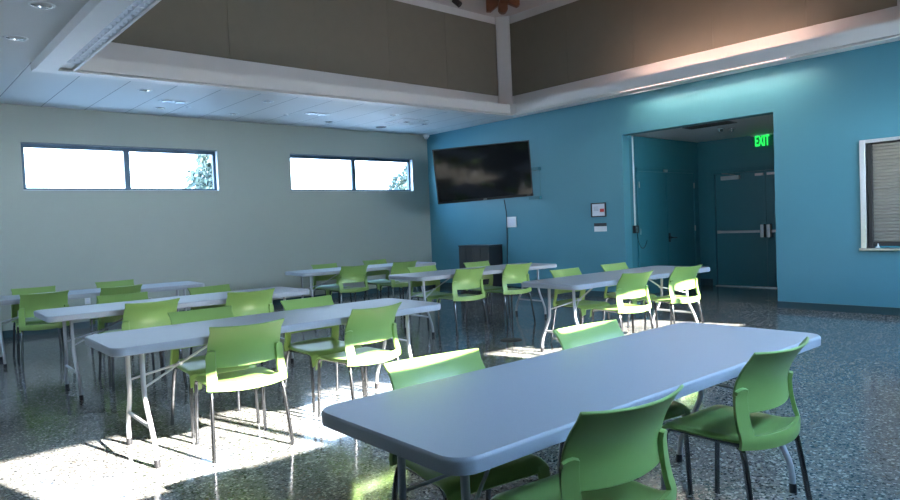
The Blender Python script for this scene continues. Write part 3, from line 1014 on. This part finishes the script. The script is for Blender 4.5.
CH = [  # back-top-corner mid point x, y, yaw (deg), facing (+1 looks to the window wall), label
 (-7.8375, -10.262, -7, 1, 'green chair on the near side of the foreground table, cut by the bottom picture edge'),
 (-6.768, -10.262, -3, 1, 'green chair with dark legs at the near right end of the foreground table'),
 (-7.793, -9.275, -9, -1, 'green chair behind the foreground table at its left end, sun on its top edge'),
 (-6.785, -9.300, -7, -1, 'green chair behind the foreground table at its far end, sun on its top edge'),
 (-7.81, -7.54, -6, 1, 'green chair on near side of the sunlit left table, left one, lower back glowing'),
 (-6.86, -7.56, 6, 1, 'green chair on near side of the sunlit left table, right one, beside the table end'),
 (-7.7015, -6.5145, -4, -1, 'green chair behind the sunlit left table, left one, mostly hidden by the tabletop'),
 (-6.865, -6.5845, 0, -1, 'green chair behind the sunlit left table, right one, seat seen below the tabletop'),
 (-7.691, -5.4155, 3, 1, 'bright green chair on the near side of the third left table, left one'),
 (-6.781, -5.387, -5, 1, 'bright green chair on the near side of the third left table, right one'),
 (-7.64, -4.35, -5, -1, 'shaded green chair behind the third left table, left one, before a dark chair back'),
 (-6.79, -4.38, 3, -1, 'shaded green chair behind the third left table, right one, only its top edge showing'),
 (-8.08, -3.09, -2, 1, 'dark green chair near the left picture edge, turned towards the sage wall'),
 (-7.30, -3.09, 4, 1, 'dark green chair back rising behind another chair, near side of the wall table'),
 (-8.0, -2.01, -5, -1, 'dark green chair between wall table and sage wall, nearest the left picture edge'),
 (-7.09, -2.01, -1, -1, 'dark green chair between wall table and sage wall, above the outlet plate'),
 (-4.02, -2.99, -4, 1, 'dark green chair at the far table below the right window, near side, left one'),
 (-3.11, -3.05, -3, 1, 'dark green chair at the far table below the right window, near side, right one'),
 (-3.95, -1.99, -2, -1, 'dark green chair between far table and sage wall, left one'),
 (-2.96, -1.99, -4, -1, 'dark green chair between far table and sage wall, right one'),
 (-3.91, -5.40, -6, 1, 'bright green chair before the television table, left one of its near side'),
 (-3.07, -5.44, -5, 1, 'bright green chair before the television table, right one of its near side'),
 (-3.88, -4.40, -5, -1, 'green chair behind the television table at its left end'),
 (-2.94, -4.49, -5, -1, 'green chair behind the television table in front of the low black cabinet'),
 (-3.785, -7.685, -7, 1, 'green chair on near side of alcove table, left one, sun on its lower back'),
 (-2.88, -7.735, -8, 1, 'green chair on near side of alcove table, right one, sun on its lower back'),
 (-3.6925, -6.693, -5, -1, 'green chair behind the alcove table, left one, below the two small wall signs'),
 (-2.82, -6.733, -4, -1, 'green chair behind the alcove table, right one, before the alcove edge'),
]
cproto = make_chair()
for i, (x, y, a, s, lb) in enumerate(CH):
    o = cproto if i == 0 else copy_tree(cproto)
    yaw = math.radians(a) + (0 if s > 0 else PI)
    off = Vector((0, .246, 0)); off.rotate(Matrix.Rotation(yaw, 3, 'Z'))
    o.location = (x + off.x, y + off.y, 0); o.rotation_euler.z = yaw; o['label'] = lb

# ------------------------------------------------------------------ outside
bm = bmesh.new()
vs = [bm.verts.new(p) for p in ((-70, -70, -.3), (70, -70, -.3), (70, 70, -.3), (-70, 70, -.3))]
bm.faces.new(vs)
struct('ground_outside', bm, M['ground'])
def tree(label, x, y, zc, r, seed, n=900):
    rnd = random.Random(seed)
    t = thing('tree', label, 'tree', (x, y, -.3), 0)
    bm = bmesh.new()
    tube(bm, [(0, 0, 0), (.05, .03, zc * .4), (0, 0, zc)], [.16, .12, .06], 10)
    for k in range(5):
        a = k * 1.26
        tube(bm, [(0, 0, zc * .55), (.5 * r * math.cos(a), .5 * r * math.sin(a), zc + .2)], [.06, .025], 7)
    obj('trunk', bm, M['bark'], t)
    bm = bmesh.new()
    blobs = [(rnd.uniform(-.55, .55) * r, rnd.uniform(-.55, .55) * r, zc + .3 + rnd.uniform(-.5, .55) * r, rnd.uniform(.3, .5) * r) for _ in range(14)]
    for _ in range(n):
        bx, by, bz, br = rnd.choice(blobs)
        d = Vector((rnd.gauss(0, 1), rnd.gauss(0, 1), rnd.gauss(0, 1))).normalized() * br * rnd.uniform(.6, 1.05)
        c = Vector((bx, by, bz)) + d
        n1 = Vector((rnd.gauss(0, 1), rnd.gauss(0, 1), rnd.gauss(0, 1))).normalized()
        t1 = n1.orthogonal().normalized(); t2 = n1.cross(t1)
        s = rnd.uniform(.09, .17)
        q = [bm.verts.new(c + t1 * s), bm.verts.new(c + t2 * s * .5 + n1 * .02), bm.verts.new(c - t1 * s), bm.verts.new(c - t2 * s * .5 + n1 * .02)]
        bm.faces.new(q)
    f = obj('foliage', bm, M['leaf'], t)
tree('pale leafy tree outside, seen in the right corner of the left window', 1.4, 14, 3.2, 2.3, 3, 6000)
tree('pale leafy tree outside, seen in the right corner of the right window', 11.0, 14, 3.1, 1.35, 5, 3500)

# ------------------------------------------------------------------ light
sun = bpy.data.lights.new('sun', 'SUN')
sun.energy = 47
sun.angle = math.radians(.55)
sun.color = (1, .94, .86)
so = link(bpy.data.objects.new('sun', sun))
az = math.radians(104); tan_y = .516
v = Vector((math.cos(az), math.sin(az), -tan_y * math.sin(az))).normalized()
so.rotation_euler = v.to_track_quat('-Z', 'Y').to_euler()
so.location = (-5, -25, 20)

SKY_S, SKY_N = 25, 5.5
wd = bpy.data.worlds.new('sky'); SC.world = wd
wd.use_nodes = True
nt = wd.node_tree
bg = nt.nodes['Background']
tc = nt.nodes.new('ShaderNodeTexCoord'); sp = nt.nodes.new('ShaderNodeSeparateXYZ')
rp = nt.nodes.new('ShaderNodeValToRGB')
rp.color_ramp.elements[0].position = 0; rp.color_ramp.elements[0].color = (.68, .84, 1, 1)
rp.color_ramp.elements[1].position = .6; rp.color_ramp.elements[1].color = (.34, .60, 1, 1)
nt.links.new(tc.outputs['Generated'], sp.inputs[0]); nt.links.new(sp.outputs[2], rp.inputs[0]); nt.links.new(rp.outputs[0], bg.inputs['Color'])
# the half of the sky around the sun (-y) is brighter
mr = nt.nodes.new('ShaderNodeMapRange')
mr.inputs[1].default_value = -1; mr.inputs[2].default_value = 1
mr.inputs[3].default_value = SKY_S; mr.inputs[4].default_value = SKY_N
nt.links.new(sp.outputs[1], mr.inputs[0]); nt.links.new(mr.outputs[0], bg.inputs['Strength'])
# ------------------------------------------------------------------ camera
cam = bpy.data.cameras.new('camera')
cam.sensor_width = 36; cam.lens = 36 * 665.224 / 900; cam.clip_start = .05; cam.clip_end = 300
co = link(bpy.data.objects.new('camera', cam))
r = Vector((0.746435955977186, -0.6641370225863491, -0.04189724161044084))
u = Vector((0.05612524665954777, 9.441098931178837e-05, 0.9984237315759126))
w = Vector((0.6630862088083489, 0.7476108655689164, -0.037345325965458184))
co.matrix_world = Matrix(((r.x, u.x, -w.x, -9.55365), (r.y, u.y, -w.y, -11.39069), (r.z, u.z, -w.z, 1.34791), (0, 0, 0, 1)))
SC.camera = co

vs_ = SC.view_settings
vs_.view_transform = 'Standard'; vs_.look = 'None'; vs_.gamma = 1; vs_.exposure = 1.0; vs_.use_curve_mapping = False
